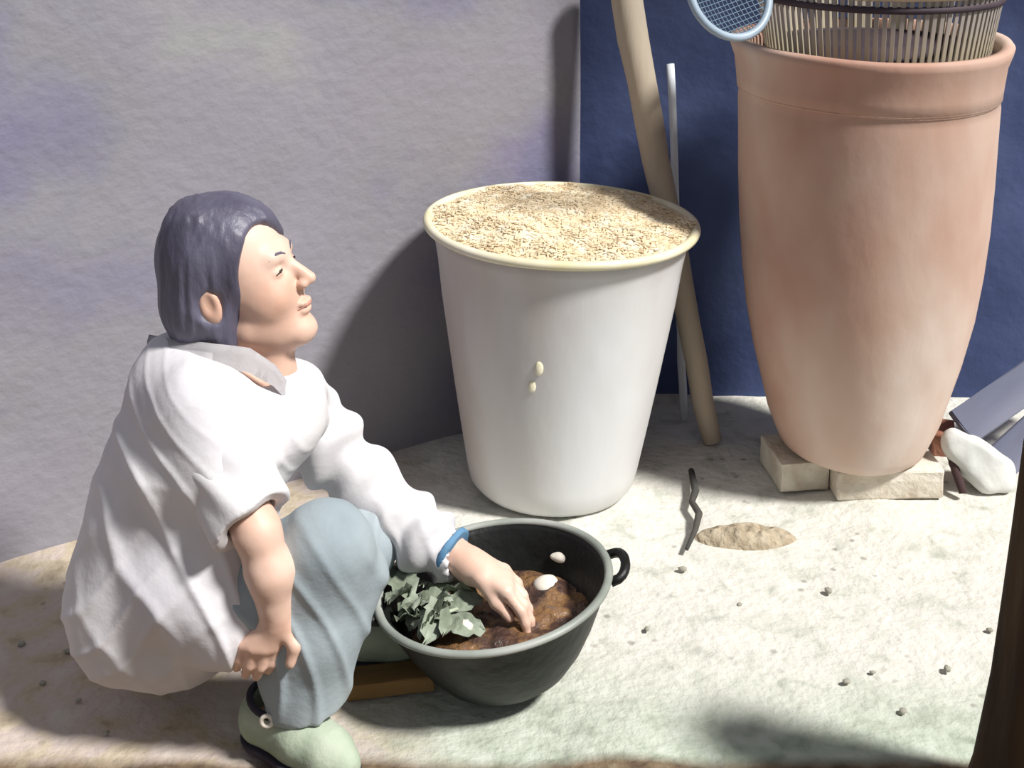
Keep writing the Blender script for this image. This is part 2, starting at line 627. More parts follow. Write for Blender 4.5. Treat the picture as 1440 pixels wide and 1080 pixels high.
def brick(loc, rz, size, m, label, seed, tilt=0.0):
    o = bobj('brick', box_bm(*size, bevel=0.005, cuts=2, jitter=0.0012, seed=seed), m, smooth=False)
    o.location = loc
    o.rotation_euler = (0, tilt, rz)
    tag(o, label, 'brick', 'bricks under the clay jar')


p = G(1250, 702)
brick((p.x, p.y + 0.055, 0.031), R(3), (0.235, 0.11, 0.066), M_brick, 'pale dusty brick lying under the front of the clay jar', 1)
p = G(1128, 690)
brick((p.x - 0.004, p.y + 0.075, 0.031), R(8), (0.11, 0.15, 0.066), M_brick, 'half brick propping the clay jar on the side towards the vat', 2)
brick((0.79, 3.06, 0.031), R(-5), (0.235, 0.11, 0.066), M_redbrick, 'red brick under the back of the clay jar', 3)

# ------------------------------------------------------------------ slatted bamboo basket on the jar
M_slat = mat('grey weathered bamboo', ['#8a868a', '#a59c94', '#c4b88c'], scale=3.0, stretch=(1, 1, 0.3), rough=0.7, lo=0.35, hi=0.62)
M_hoop = mat('pale bamboo hoop', ['#b7ab97', '#c8b59d'], scale=8, rough=0.6)
M_hoopd = mat('dark bamboo hoop', ['#3a3038', '#4c4046'], scale=8, rough=0.7)
BK = Vector((JAR.x + 0.012, JAR.y, JAR.z + 0.900))
bk = tag(empty('slatted_basket', BK), 'round basket of upright bamboo slats set in the mouth of the clay jar', 'basket')
NS, R0, R1, HB = 96, 0.232, 0.256, 0.150
sl = box_bm(0.0092, 0.004, HB, bevel=0.001)
sme = bpy.data.meshes.new('slat')
sl.to_mesh(sme)
sl.free()
sme.materials.append(M_slat)
for i in range(NS):
    t = 2 * math.pi * i / NS
    rm = (R0 + R1) / 2
    o = link('slat', sme, None, bk, smooth=False)
    o.location = (rm * math.cos(t), rm * math.sin(t), HB / 2)
    o.rotation_euler = (-math.atan((R1 - R0) / HB), 0, t + math.pi / 2 + math.pi)
for (z, rr_, th, m) in ((0.004, R0 - 0.001, 0.006, M_hoopd), (HB - 0.03, R1 - 0.0045, 0.0075, M_hoopd), (HB, R1, 0.012, M_hoop)):
    pr = [(rr_ + th * math.cos(a), z + th * math.sin(a)) for a in [2 * math.pi * k / 8 for k in range(8)]]
    bobj('hoop', lathe(pr, 72, closed=True), m, bk)
bobj('floor_disc', lathe([(0, 0.006), (R0 - 0.006, 0.006), (R0 - 0.006, 0.0), (0, 0.0)], 48), M_hoopd, bk)

# ------------------------------------------------------------------ round hand sieve leaning on the jar rim
M_ring = mat('pale blue grey metal wire', ['#93a5b3', '#aebccb'], scale=10, rough=0.4, spec=0.5)
M_net = mat('thin wire net', ['#5f7588', '#6e8494'], scale=10, rough=0.5)
lowp = W(1052, 50, JAR.y - 0.215)
sv = tag(empty('hand_sieve', lowp), 'round wire hand sieve propped against the basket on the clay jar', 'sieve')
# local frame: hoop in the plane (right axis e1, leaning axis e2)
e1 = Vector((0.80, 0.52, 0.20)).normalized()
e2 = (Vector((-0.42, 0.20, 0.86)) - e1 * e1.dot(Vector((-0.42, 0.20, 0.86)))).normalized()
e3 = e1.cross(e2)
rs_ = 0.094
cc = e2 * rs_
pts = [cc + e1 * rs_ * math.cos(a) + e2 * rs_ * math.sin(a) for a in [2 * math.pi * k / 48 for k in range(49)]]
bm = bmesh.new()
tube(bm, pts[:-1] + [pts[0]], 0.0085, 8)
bobj('hoop', bm, M_ring, sv)
bm = bmesh.new()
for k in range(-8, 9):
    o_ = k / 9 * rs_
    h_ = math.sqrt(rs_ ** 2 - o_ ** 2)
    for (A_, B_) in ((e1, e2), (e2, e1)):
        P_ = [cc + A_ * o_ + B_ * h_ * s_ + e3 * (-0.022 * (1 - s_ * s_) * (1 - (o_ / rs_) ** 2)) for s_ in (-1, -0.6, -0.2, 0.2, 0.6, 1)]
        tube(bm, P_, 0.0011, 4)
bobj('wire_net', bm, M_net, sv)
bm = bmesh.new()
tube(bm, [cc + e2 * rs_ * 1.0, cc + e2 * rs_ * 1.6, cc + e2 * rs_ * 2.6], [0.005, 0.006, 0.008], 8)
bobj('handle', bm, M_ring, sv)

# ------------------------------------------------------------------ poles
M_pole = mat('peeled timber', ['#a39a8a', '#c0b09c', '#d2c3b2'], scale=5, stretch=(1, 1, 0.15), rough=0.8, bump=0.3, bscale=30)
M_stick = mat('pale stick', ['#cfd5dc', '#e0e4e9'], scale=5, rough=0.7)


def pole(name, a, b, r1, r2, m, label, cat='pole', seg=14, seed=0, parts=12):
    a, b = Vector(a), Vector(b)
    bm = bmesh.new()
    rr = random.Random(seed)
    ps, rs = [], []
    for i in range(parts + 1):
        t = i / parts
        ps.append(a.lerp(b, t) - a + Vector((rr.uniform(-1, 1), rr.uniform(-1, 1), 0)) * r1 * 0.12)
        rs.append((r1 + (r2 - r1) * t) * rr.uniform(0.95, 1.05))
    tube(bm, ps, rs, seg)
    o = bobj(name, bm, m)
    o.location = a
    return tag(o, label, cat)


a = G(1003, 632, 0.0)
a.y = a.y + 0.03
b0 = W(905, 130, 3.175)
d = (b0 - a)
b = a + d * 1.38
pole('leaning_timber', a + Vector((0, 0, 0.005)), b, 0.024, 0.040, M_pole, 'long peeled timber pole leaning behind the white vat', seed=2)
a2 = W(953, 420, 3.37)
a2b = a2 + (a2 - W(943, 92, 3.42)) * 0.0
top = W(943, 90, 3.25)
bot = W(957, 470, 3.21)
dd = (bot - top)
bot = top + dd * (top.z / -dd.z)
pole('thin_stick', bot, top, 0.0095, 0.0095, M_stick, 'thin pale upright stick behind the timber pole and the vat', 'stick', seg=8, seed=5)
# stick by the grey wall at the picture's border
bot, top = G(-14, 782), W(6, 440, 2.60)
pole('wall_stick', bot + Vector((0, -0.02, 0)), top, 0.007, 0.006, M_stick, 'short pale stick leaning against the grey wall behind the person', 'stick', seg=8, seed=6)

# ------------------------------------------------------------------ clutter right of the jar
M_board = mat('weathered grey board', ['#4e5468', '#737688', '#8d8f9b'], scale=4, stretch=(0.2, 1, 1), rough=0.85, bump=0.3, bscale=30)
M_stone = mat('chalky white stone', ['#a9aaa4', '#c9cac6', '#e0dfda'], scale=9, rough=0.9, bump=0.4, bscale=30)
M_dark = mat('dark stick wood', ['#3a2b2b', '#4e3b3a'], scale=9, rough=0.9)


def board(pa, pb, w, th, label, roll=0.0):
    pa, pb = Vector(pa), Vector(pb)
    d = pb - pa
    bm = box_bm(d.length, w, th, bevel=0.003, cuts=3, jitter=0.0015, seed=int(w * 1000))
    o = bobj('weathered_board', bm, M_board, smooth=False)
    o.location = (pa + pb) / 2
    o.rotation_euler = (Matrix.Rotation(0, 3, 'X') @ d.to_track_quat('X', 'Z').to_matrix() @ Matrix.Rotation(roll, 3, 'X')).to_euler()
    return tag(o, label, 'board', 'boards stacked beside the clay jar')


board(W(1352, 602, 2.99), W(1530, 478, 3.12), 0.085, 0.022, 'upper weathered grey board slanting up beside the clay jar', R(50))
board(W(1392, 664, 2.90), W(1545, 525, 3.00), 0.075, 0.022, 'lower weathered grey board slanting up behind the white stone', R(50))
f = Field((-0.09, -0.07, -0.02), (0.09, 0.07, 0.12), 0.004)
f.ell((0.0, 0, 0.045), (0.062, 0.045, 0.034), 0.0, M=Matrix.Rotation(R(22), 3, 'Y'))
f.ell((-0.045, -0.01, 0.075), (0.028, 0.03, 0.02), 0.02)
f.ell((0.03, -0.01, 0.025), (0.04, 0.04, 0.03), 0.02)
f.cut((0.0, -0.034, 0.04), (0.1, -0.95, 0.3), 0.006)
f.cut((0.02, 0, 0.066), (0.4, 0, 0.9), 0.006)
f.cut((0, 0, 0.0), (0, 0, -1))
o = link('white_stone', f.mesh('white_stone', lambda P, N: 0.006 * vnoise(P, 30, 5)), M_stone)
p = G(1382, 690)
o.location = (p.x - 0.006, p.y + 0.022, -0.004)
o.scale = (1.15, 1.0, 1.45)
tag(o, 'broken chalky white stone lying in front of the slanting boards', 'stone')
pa, pb = G(1354, 694, 0.008), W(1334, 630, 2.86)
pole('dark_stick', pa, pb, 0.009, 0.011, M_dark, 'short dark stick leaning between the jar and the white stone', 'stick', seg=8, seed=9)
p = G(1322, 652)
brick((p.x + 0.028, p.y + 0.075, 0.026), R(75), (0.09, 0.05, 0.058), M_redbrick, 'broken red brick beside the foot of the clay jar', 4)

# twig and spilled husks on the open ground
M_twig = mat('dark twig', ['#3d3f3c', '#55504a'], scale=9, rough=0.9)
bm = bmesh.new()
tp = [G(972, 662, 0.010), G(978, 690, 0.012), G(973, 706, 0.010), G(983, 722, 0.012), G(978, 745, 0.010), G(966, 772, 0.008)]
o0 = tp[-1].copy()
tube(bm, [q - o0 for q in tp], [0.007, 0.0085, 0.007, 0.008, 0.006, 0.004], 8)
tag(bobj('crooked_twig', bm, M_twig, loc=o0), 'crooked dark twig lying on the pale ground', 'twig')
M_husk = mat('brown husks', ['#8b7d68', '#aa9c85', '#b9ad97'], scale=40, rough=0.95, bump=0.8, bscale=90)
hp = G(1048, 752)


def husk_h(P):
    r = np.sqrt((P[:, 0] / 0.105) ** 2 + (P[:, 1] / 0.045) ** 2)
    return np.maximum(0, 1 - r ** 2) * (0.018 + 0.010 * vnoise(P, 60, 8)) - 0.06 * np.clip(r - 0.9, 0, 1)


hm = grid_mesh('spilled_husks', np.linspace(-0.12, 0.12, 70), np.linspace(-0.055, 0.055, 40), husk_h)
o = link('spilled_husks', hm, M_husk)
o.location = (hp.x, hp.y, -0.002)
tag(o, 'low heap of brown husks spilled on the ground near the clay jar', 'husks', kind='stuff')

# pebbles
M_peb = mat('pebble', ['#8f8c80', '#a39f92'], scale=12, rough=0.9)
pm = []
for s in range(3):
    bm = bmesh.new()
    bmesh.ops.create_icosphere(bm, subdivisions=2, radius=0.006)
    q = random.Random(s)
    for v in bm.verts:
        v.co *= q.uniform(0.8, 1.15)
    bmesh.ops.scale(bm, vec=(1.3, 1.0, 0.6), verts=bm.verts)
    me = bpy.data.meshes.new('pebble')
    bm.to_mesh(me)
    bm.free()
    me.materials.append(M_peb)
    pm.append(me)
for i, (px, py) in enumerate([(1227, 945), (1332, 940), (1392, 886), (1040, 850), (1165, 830), (1190, 958), (910, 884), (960, 800), (1270, 1000),
                              (60, 960), (110, 985), (30, 905), (95, 915), (150, 1030)]):
    o = link('pebble', pm[i % 3], None)
    p = G(px, py)
    o.location = (p.x, p.y, 0.0)
    o.rotation_euler = (0, 0, i * 1.3)
    k = 0.7 + 0.6 * ((i * 37) % 10) / 10
    o.scale = (k, k, k)
    tag(o, 'small grey pebble scattered on the yard ground', 'pebble', 'pebbles on the yard ground')

# ------------------------------------------------------------------ dark trunk at the border of the yard
M_bark = mat('dark brown bark', ['#2b211a', '#4a3826', '#6a4e30'], scale=7, stretch=(1, 1, 0.25), rough=0.9, bump=0.8, bscale=25)
bm = lathe([(0, -0.02), (0.135, -0.02), (0.122, 0.04), (0.106, 0.11), (0.090, 0.25), (0.084, 0.37), (0.080, 0.48), (0.076, 0.60), (0.06, 0.615), (0, 0.62)], 40,
           wob=lambda t, r, z: (r * (1 + 0.03 * math.sin(5 * t + z * 3) + 0.02 * math.sin(9 * t)), z))
for v in bm.verts:
    v.co.x += 0.02 * max(0, v.co.z - 0.3)
o = bobj('tree_stump', bm, M_bark)
o.location = (0.783, 1.80, 0.0)
tag(o, 'dark brown tree stump at the edge of the pale ground', 'stump')

# ------------------------------------------------------------------ cooking pot
M_soot = mat('sooty black iron', ['#060707', '#0c0e0d', '#171a19'], scale=6, rough=0.5, bump=0.3, bscale=30, spec=0.4)
M_potrim = mat('worn iron rim', ['#7a8078', '#9a9f97', '#b0b1ab'], scale=7, rough=0.5, spec=0.5)
PB = W(714, 815, 2.17)
POT = Vector((PB.x, 2.17, 0.0))
TILT = R(-8.0)
pot = tag(empty('iron_pot', (POT.x, POT.y, 0.004), (0, TILT, 0)), 'round black iron pot with ear handles, tilted on the ground', 'pot')
ZR = 0.178
pp = [(0, 0.0), (0.05, 0.001), (0.09, 0.009), (0.115, 0.028), (0.140, 0.060), (0.163, 0.10), (0.182, 0.14), (0.194, ZR - 0.008), (0.200, ZR),
      (0.192, ZR), (0.186, ZR - 0.01), (0.174, 0.14), (0.155, 0.10), (0.132, 0.064), (0.105, 0.032), (0.08, 0.016), (0, 0.010)]
bobj('bowl', lathe(pp, 96), M_soot, pot)
rp = [(0.198 + 0.0075 * math.cos(a), ZR + 0.006 * math.sin(a)) for a in [2 * math.pi * i / 10 for i in range(10)]]
bobj('rim', lathe(rp, 96, closed=True), M_potrim, pot)
for ang in (4, 184):
    t = R(ang)
    c, s = math.cos(t), math.sin(t)
    ps = []
    for k in range(13):
        q = math.pi * k / 12
        w_ = -0.042 * math.cos(q)
        e_ = 0.196 + 0.032 * (math.sin(q) ** 0.6)
        ps.append((c * e_ - s * w_, s * e_ + c * w_, ZR - 0.010 + 0.012 * math.sin(q)))
    bm = bmesh.new()
    tube(bm, ps, 0.0085, 10)
    bobj('ear_handle', bm, M_soot, pot)

# contents
M_mash = mat('brown soaked mash', ['#33251f', '#574036', '#8a6844', '#6b5852'], scale=22, rough=0.35, bump=0.8, bscale=70, spec=0.5, lo=0.32, hi=0.72)
M_white = mat('white turnip flesh', ['#d8cfc0', '#ece6da'], scale=9, rough=0.5, sss=0.1)
ME = Matrix.Translation((POT.x, POT.y, 0.004)) @ Matrix.Rotation(TILT, 4, 'Y')
bm = lathe([(0.158 * i / 16, 0.102 + 0.012 * math.cos(i / 16 * 1.57)) for i in range(16, -1, -1)] , 64)
P_ = np.array([v.co for v in bm.verts])
hN = 0.012 * vnoise(P_, 30, 1) + 0.006 * vnoise(P_, 70, 2)
for v, h in zip(bm.verts, hN):
    v.co.z += float(h) * (1 if math.hypot(v.co.x, v.co.y) < 0.15 else 0.3)
mash = bobj('soaking_mash', bm, M_mash)
mash.matrix_world = ME
tag(mash, 'lumpy brown mash soaking in the black pot', 'mash', kind='stuff')


def lump(px, py, z, size, seed, label, cat='turnip', rz=0.0):
    p = G(px, py, z)
    m = max(size) + 0.012
    f = Field((-m, -m, -m), (m, m, m), m / 18)
    f.ell((0, 0, 0), size, 0)
    f.ell((size[0] * 0.35, size[1] * 0.2, size[2] * 0.25), [s * 0.72 for s in size], size[0] * 0.4)
    o = link('turnip_piece', f.mesh('turnip_piece', lambda P, N: 0.0015 * vnoise(P, 60, seed)), M_white)
    o.location = p
    o.rotation_euler = (0, 0, rz)
    tag(o, label, cat, 'white pieces in the pot')


lump(766, 824, 0.122, (0.022, 0.019, 0.016), 1, 'round white piece lying on the mash just beyond the fingertips')
lump(793, 784, 0.150, (0.026, 0.012, 0.010), 2, 'long white sliver against the far inside of the pot', rz=R(-10))
lump(655, 881, 0.128, (0.013, 0.012, 0.012), 3, 'small white bulb beside the green leaves in the pot')
lump(655, 830, 0.125, (0.012, 0.011, 0.010), 4, 'small white piece in the mash under the wrist')

# leafy greens on the near-left of the pot
M_leaf = mat('pale green leaf', ['#5d6553', '#848d7b', '#a3ab9c'], scale=14, rough=0.6, bump=0.3, bscale=40)
M_stem = mat('leaf stalk', ['#9aa88c', '#b5bfa8'], scale=14, rough=0.6)


def leaf_mesh(seed):
    rr = random.Random(seed)
    nu, nv = 9, 7
    v, f = [], []
    for i in range(nu):
        t = i / (nu - 1)
        w = 0.028 * math.sin(math.pi * min(1, t * 0.92 + 0.06)) ** 0.7
        for j in range(nv):
            s = j / (nv - 1) * 2 - 1
            z = 0.010 * abs(s) * math.sin(t * 3) + 0.007 * math.sin(t * 17 + s * 5 + seed) - 0.035 * t * t
            v.append((t * 0.085, s * w * (1 + 0.15 * math.sin(t * 22 + seed)), z))
    for i in range(nu - 1):
        for j in range(nv - 1):
            f.append((i * nv + j, (i + 1) * nv + j, (i + 1) * nv + j + 1, i * nv + j + 1))
    me = bpy.data.meshes.new('leaf')
    me.from_pydata(v, [], f)
    me.materials.append(M_leaf)
    return me


lms = [leaf_mesh(s) for s in range(3)]
gb = G(610, 862, 0.135)
greens = tag(empty('leafy_greens', gb), 'bunch of pale green leaves heaped at the pot rim under the sleeve', 'vegetable')
lr = random.Random(11)
for i in range(26):
    o = link('leaf', lms[i % 3], None, greens)
    o.location = (lr.uniform(-0.045, 0.035), lr.uniform(-0.035, 0.04), lr.uniform(-0.005, 0.028))
    o.rotation_euler = (lr.uniform(-0.7, 0.7), lr.uniform(-0.6, 0.5), lr.uniform(0, 6.28))
    k = lr.uniform(0.6, 0.95)
    o.scale = (k, k, k)
for i in range(6):
    bm = bmesh.new()
    a_ = lr.uniform(0, 6.28)
    c_ = Vector((lr.uniform(-0.03, 0.03), lr.uniform(-0.03, 0.03), 0.01))
    d_ = Vector((math.cos(a_), math.sin(a_), 0.2))
    tube(bm, [c_ - d_ * 0.03, c_ + Vector((0, 0, 0.006)), c_ + d_ * 0.03], [0.004, 0.0035, 0.003], 6)
    bobj('stalk', bm, M_stem, greens)

# plank on the ground between the trouser leg and the pot
M_plank = mat('orange brown plank', ['#5f4a30', '#836539', '#97764a'], scale=5, stretch=(0.3, 2, 2), rough=0.7, bump=0.2)
pa, pb = G(486, 958, 0.016), G(608, 944, 0.016)
bm = box_bm((pb - pa).length, 0.055, 0.028, bevel=0.003, cuts=2, jitter=0.001)
o = bobj('wooden_plank', bm, M_plank, smooth=False)
o.location = (pa + pb) / 2 - Vector((0, 0, 0.006))
o.rotation_euler = (0, 0, math.atan2(pb.y - pa.y, pb.x - pa.x))
tag(o, 'short orange brown plank lying between the grey trouser leg and the pot', 'plank')

# ------------------------------------------------------------------ the squatting person
M_skin = mat('skin', ['#cfa58f', '#dab6a2', '#e2c3b2'], scale=9, rough=0.5, bump=0.05, bscale=60, sss=0.12, spec=0.4)
M_shirt = mat('white cotton shirt', ['#c8c5ca', '#d5d2d5', '#dedbdb'], scale=4, rough=0.85, bump=0.08, bscale=90)
M_trous = mat('grey blue trousers', ['#8a969c', '#9ca7ac', '#aab3b6'], scale=5, rough=0.9, bump=0.1, bscale=90)
M_hair = mat('black hair', ['#413e4e', '#545162', '#656374'], scale=14, stretch=(1, 1, 0.35), rough=0.45, bump=0.35, bscale=70, spec=0.5)
M_shoe = mat('pale green canvas', ['#97a58f', '#aab5a0', '#b8bfae'], scale=12, rough=0.85, bump=0.15, bscale=120)
M_sole = mat('dark rubber', ['#2d2833', '#3d3846'], scale=12, rough=0.7)
M_stripe = mat('blue cuff band', ['#4f7ba0', '#6b93b0'], scale=12, rough=0.8)

Y0 = 2.13
person_base = G(330, 1000)
PER = Vector((person_base.x, 2.10, 0.0))

# head frame: face towards +x, chin lifted
HC = W(328, 392, 2.15)
th, yaw = R(20), R(-8)
hf = Vector((math.cos(th) * math.cos(yaw), math.sin(yaw), math.sin(th))).normalized()
hl = Vector((0, 0, 1)).cross(hf).normalized()          # person's left (+y)
hu = hf.cross(hl).normalized()
HM = Matrix((hf, hl, hu)).transposed()
K = 1.06


def H(x, y, z):
    return HC + (hf * x + hl * y + hu * z) * K


body = Field((-0.80, 1.78, -0.02), (0.08, 2.46, 1.00), 0.0036)
B = body
# cranium, face, jaw
B.ell(H(-0.004, 0, 0.034), (0.094 * K, 0.076 * K, 0.092 * K), 0.0, M=HM)
B.ell(H(0.045, 0, -0.030), (0.052 * K, 0.060 * K, 0.080 * K), 0.03, M=HM)
B.cone(H(0.010, -0.040, -0.078), H(0.070, -0.012, -0.106), 0.020 * K, 0.018 * K, 0.03)
B.cone(H(0.010, 0.040, -0.078), H(0.070, 0.012, -0.106), 0.020 * K, 0.018 * K, 0.03)
B.ell(H(0.078, 0, -0.108), (0.019, 0.022, 0.016), 0.015, M=HM)                       # chin
B.ell(H(0.056, 0.036, -0.040), (0.030, 0.024, 0.026), 0.02, M=HM)                    # cheeks
B.ell(H(0.056, -0.036, -0.040), (0.030, 0.024, 0.026), 0.02, M=HM)
B.cone(H(0.083, -0.028, 0.016), H(0.083, 0.028, 0.016), 0.012, 0.012, 0.02)          # brow
for s in (-1, 1):
    B.ell(H(0.098, 0.032 * s, -0.004), (0.014, 0.017, 0.011), 0.012, 'sub', M=HM)    # eye sockets
    B.ell(H(0.080, 0.031 * s, -0.004), (0.0125, 0.0135, 0.011), 0.004, M=HM)         # lids
B.cone(H(0.092, 0, 0.004), H(0.116, 0, -0.034), 0.008, 0.0105, 0.012)                # nose
for s in (-1, 1):
    B.ell(H(0.106, 0.010 * s, -0.038), (0.0095, 0.008, 0.008), 0.006, M=HM)
B.ell(H(0.094, 0, -0.066), (0.011, 0.021, 0.0065), 0.006, M=HM)                      # lips
B.ell(H(0.091, 0, -0.078), (0.011, 0.018, 0.007), 0.006, M=HM)
B.cone(H(0.106, -0.016, -0.072), H(0.106, 0.016, -0.072), 0.0022, 0.0022, 0.004, 'sub')
for s in (-1, 1):                                                                     # ears
    B.ell(H(-0.014, 0.078 * s, -0.012), (0.019, 0.009, 0.032), 0.006, M=HM)
    B.ell(H(-0.010, 0.087 * s, -0.008), (0.010, 0.006, 0.018), 0.004, 'sub', M=HM)
# neck and trunk
NB = W(322, 535, Y0 + 0.005)
B.cone(H(-0.022, 0, -0.045), NB, 0.052, 0.060, 0.02)
B.cone(H(0.028, 0, -0.085), W(385, 530, Y0 + 0.01), 0.030, 0.040, 0.03)
CH, MD, PV = W(292, 620, Y0), W(245, 730, Y0), W(226, 820, Y0)
B.cone(W(305, 575, Y0), CH, 0.080, 0.100, 0.05, sy=1.45)
B.cone(CH, MD, 0.100, 0.095, 0.05, sy=1.35)
B.cone(MD, PV, 0.092, 0.092, 0.05, sy=1.3)
# far (left) arm reaching into the pot
LS, LE, LW = W(392, 560, 2.285), W(520, 692, 2.30), W(664, 797, 2.20)
B.chain([LS, LE], [0.048, 0.040], 0.03)
B.cone(LE, LW, 0.040, 0.027, 0.02)
# left hand, back upwards, fingers dipping into the mash
LK = W(714, 819, 2.175)
B.cone(LW, LW.lerp(LK, 0.35), 0.026, 0.026, 0.02)
hx = (LK - LW).normalized()
lat = Vector((0.10, 1, 0.02)).normalized()
for k, off in enumerate((-0.029, -0.010, 0.010, 0.028)):
    B.cone(LW.lerp(LK, 0.25) + lat * off * 0.55, LK + lat * off - hx * (0.0, 0.0, 0.004, 0.011)[k], 0.015, 0.0125, 0.012)
    base = LK + lat * off - hx * (0.0, 0.0, 0.004, 0.011)[k]
    ln = (0.038, 0.043, 0.040, 0.031)[k]
    d1 = (hx + Vector((0, 0, -0.75 + 0.05 * k)) - lat * (0.10 - 0.07 * k)).normalized()
    d2 = (hx * 0.55 + Vector((0, 0, -1.1)) - lat * (0.10 - 0.07 * k)).normalized()
    d3 = (hx * 0.25 + Vector((0, 0, -1.2)) - lat * 0.04).normalized()
    m1 = base + d1 * ln
    m2 = m1 + d2 * ln * 0.62
    m3 = m2 + d3 * ln * 0.45
    B.chain([base, m1, m2, m3], [0.0105, 0.0092, 0.0082, 0.0068], 0.005)
tb_ = LW.lerp(LK, 0.30) - lat * 0.024
B.chain([tb_, tb_ + hx * 0.030 - lat * 0.012 + Vector((0, 0, -0.022)), tb_ + hx * 0.055 - lat * 0.010 + Vector((0, 0, -0.040))], [0.014, 0.0105, 0.0085], 0.008)
# near (right) arm resting across the lap
RS, RE, RW = W(284, 590, 2.03), W(362, 748, 1.935), W(389, 872, 1.93)
B.cone(W(305, 560, Y0), RS, 0.06, 0.055, 0.04)
B.chain([RS, RE], [0.046, 0.033], 0.03)
B.cone(RE, W(379, 805, 1.925), 0.033, 0.033, 0.02)
B.cone(W(379, 805, 1.925), RW, 0.033, 0.025, 0.02)
for k in range(4):
    ox = (-0.024, -0.008, 0.008, 0.022)[k]
    kn = W(364, 912, 1.918) + Vector((ox, 0.006 * abs(k - 1.5), 0.0))
    B.cone(RW + Vector((ox * 0.35, 0, -0.006)), kn, 0.014, 0.0115, 0.012)
    dn = Vector((-0.30 + 0.05 * k, 0.10, -0.95)).normalized()
    ln = (0.028, 0.034, 0.036, 0.031)[k]
    m1 = kn + dn * ln
    m2 = m1 + Vector((-0.32, 0.35, -0.85)).normalized() * ln * 0.75
    B.chain([kn, m1, m2], [0.0098, 0.0085, 0.0068], 0.004)
B.chain([RW + Vector((0.012, -0.004, -0.012)), RW + Vector((0.028, -0.012, -0.036)), RW + Vector((0.022, -0.016, -0.062))], [0.012, 0.0098, 0.0078], 0.008)
# legs and feet (mostly inside the trousers and shoes)
NH, NK, NA = W(246, 845, 2.06), W(462, 772, 1.985), W(424, 996, 1.985)
FH, FK = W(240, 850, 2.22), W(505, 765, 2.24)
FA = Vector((FK.x - 0.045, 2.235, 0.09))
B.chain([NH, NK], [0.070, 0.050], 0.03)
B.chain([NK, NA], [0.048, 0.032], 0.02)
B.chain([FH, FK], [0.070, 0.050], 0.03)
B.chain([FK, FA], [0.048, 0.032], 0.02)
NF = G(408, 1060)
for (A_, gx, gy, dx, dy) in ((NA, NF.x, NF.y, 0.84, -0.54), (FA, FA.x + 0.03, FA.y, 1.0, -0.1)):
    q = lambda t, z: (gx + dx * t, gy + dy * t, z)
    B.chain([A_, q(-0.030, 0.040)], [0.030, 0.027], 0.02)
    B.chain([q(-0.045, 0.036), q(0.05, 0.032), q(0.095, 0.026)], [0.026, 0.028, 0.016], 0.02)

person = tag(empty('person', PER), 'person in white shirt and grey trousers squatting, one hand dipped in the black pot', 'person')


def pchild(name, me, m, parent=person):
    o = link(name, me, m)
    o.parent = parent
    o.matrix_parent_inverse = Matrix.Translation(-PER) if parent is person else Matrix()
    return o


pchild('body', body.mesh('body', lambda P, N: 0.0006 * vnoise(P, 55, 5)), M_skin)
BV, BLO, BRES = body.V, body.lo, body.res
body = None


def on_face(y, z):
    # point where the face surface is met from the front
    prev = None
    for i in range(200):
        x = 0.14 - i * 0.0005
        q = (np.array(H(x, y, z)) - BLO) / BRES
        i0 = np.floor(q).astype(int)
        f_ = q - i0
        v = 0.0
        for a in (0, 1):
            for b_ in (0, 1):
                for c_ in (0, 1):
                    v += BV[i0[0] + a, i0[1] + b_, i0[2] + c_] * (f_[0] if a else 1 - f_[0]) * (f_[1] if b_ else 1 - f_[1]) * (f_[2] if c_ else 1 - f_[2])
        if v < 0:
            return H(x, y, z)
    return H(0.09, y, z)



# eyes, brows, lips
M_eye = mat('dark eye', ['#2a2422', '#3a302c'], scale=20, rough=0.3)
M_lip = mat('lips', ['#b98072', '#c48f80'], scale=20, rough=0.45)


def face_strip(name, pts, rads, m):
    P3 = [on_face(y, z) - hf * 0.0006 for y, z in pts]
    lo_ = np.min([np.array(p) for p in P3], 0) - 0.012
    hi_ = np.max([np.array(p) for p in P3], 0) + 0.012
    f = Field(tuple(lo_), tuple(hi_), 0.0009)
    f.chain(P3, rads, 0.001)
    pchild(name, f.mesh(name), m)


for s in (-1, 1):
    face_strip('eye', [(s * y, z) for y, z in ((0.020, -0.0055), (0.027, -0.003), (0.034, -0.0035), (0.041, -0.006))], [0.0014, 0.0024, 0.0024, 0.0013], M_eye)
    face_strip('eyebrow', [(s * y, z) for y, z in ((0.013, 0.016), (0.022, 0.021), (0.032, 0.023), (0.044, 0.018))], [0.0016, 0.0024, 0.0024, 0.0012], M_hair)
face_strip('lips', [(-0.019, -0.0715), (-0.010, -0.070), (0, -0.0705), (0.010, -0.070), (0.019, -0.0715)], [0.0014, 0.0028, 0.003, 0.0028, 0.0014], M_lip)

# hair: chin-length bob
hair = Field((-0.72, 1.98, 0.56), (-0.18, 2.34, 1.00), 0.0032)
hair.ell(H(-0.004, 0, 0.040), (0.101 * K, 0.087 * K, 0.100 * K), 0.0, M=HM)
hair.ell(H(-0.040, 0, -0.010), (0.060 * K, 0.080 * K, 0.088 * K), 0.03, M=HM)
hair.chain([W(294, 360, 2.15), W(288, 425, 2.15), W(288, 466, 2.145)], [0.056, 0.058, 0.046], 0.03, sy=1.25)
hair.chain([W(300, 440, 2.085), W(318, 482, 2.085)], [0.024, 0.016], 0.02)
hair.chain([W(272, 316, 2.14), W(276, 360, 2.14), W(268, 436, 2.14)], [0.032, 0.034, 0.034], 0.03, sy=1.4)
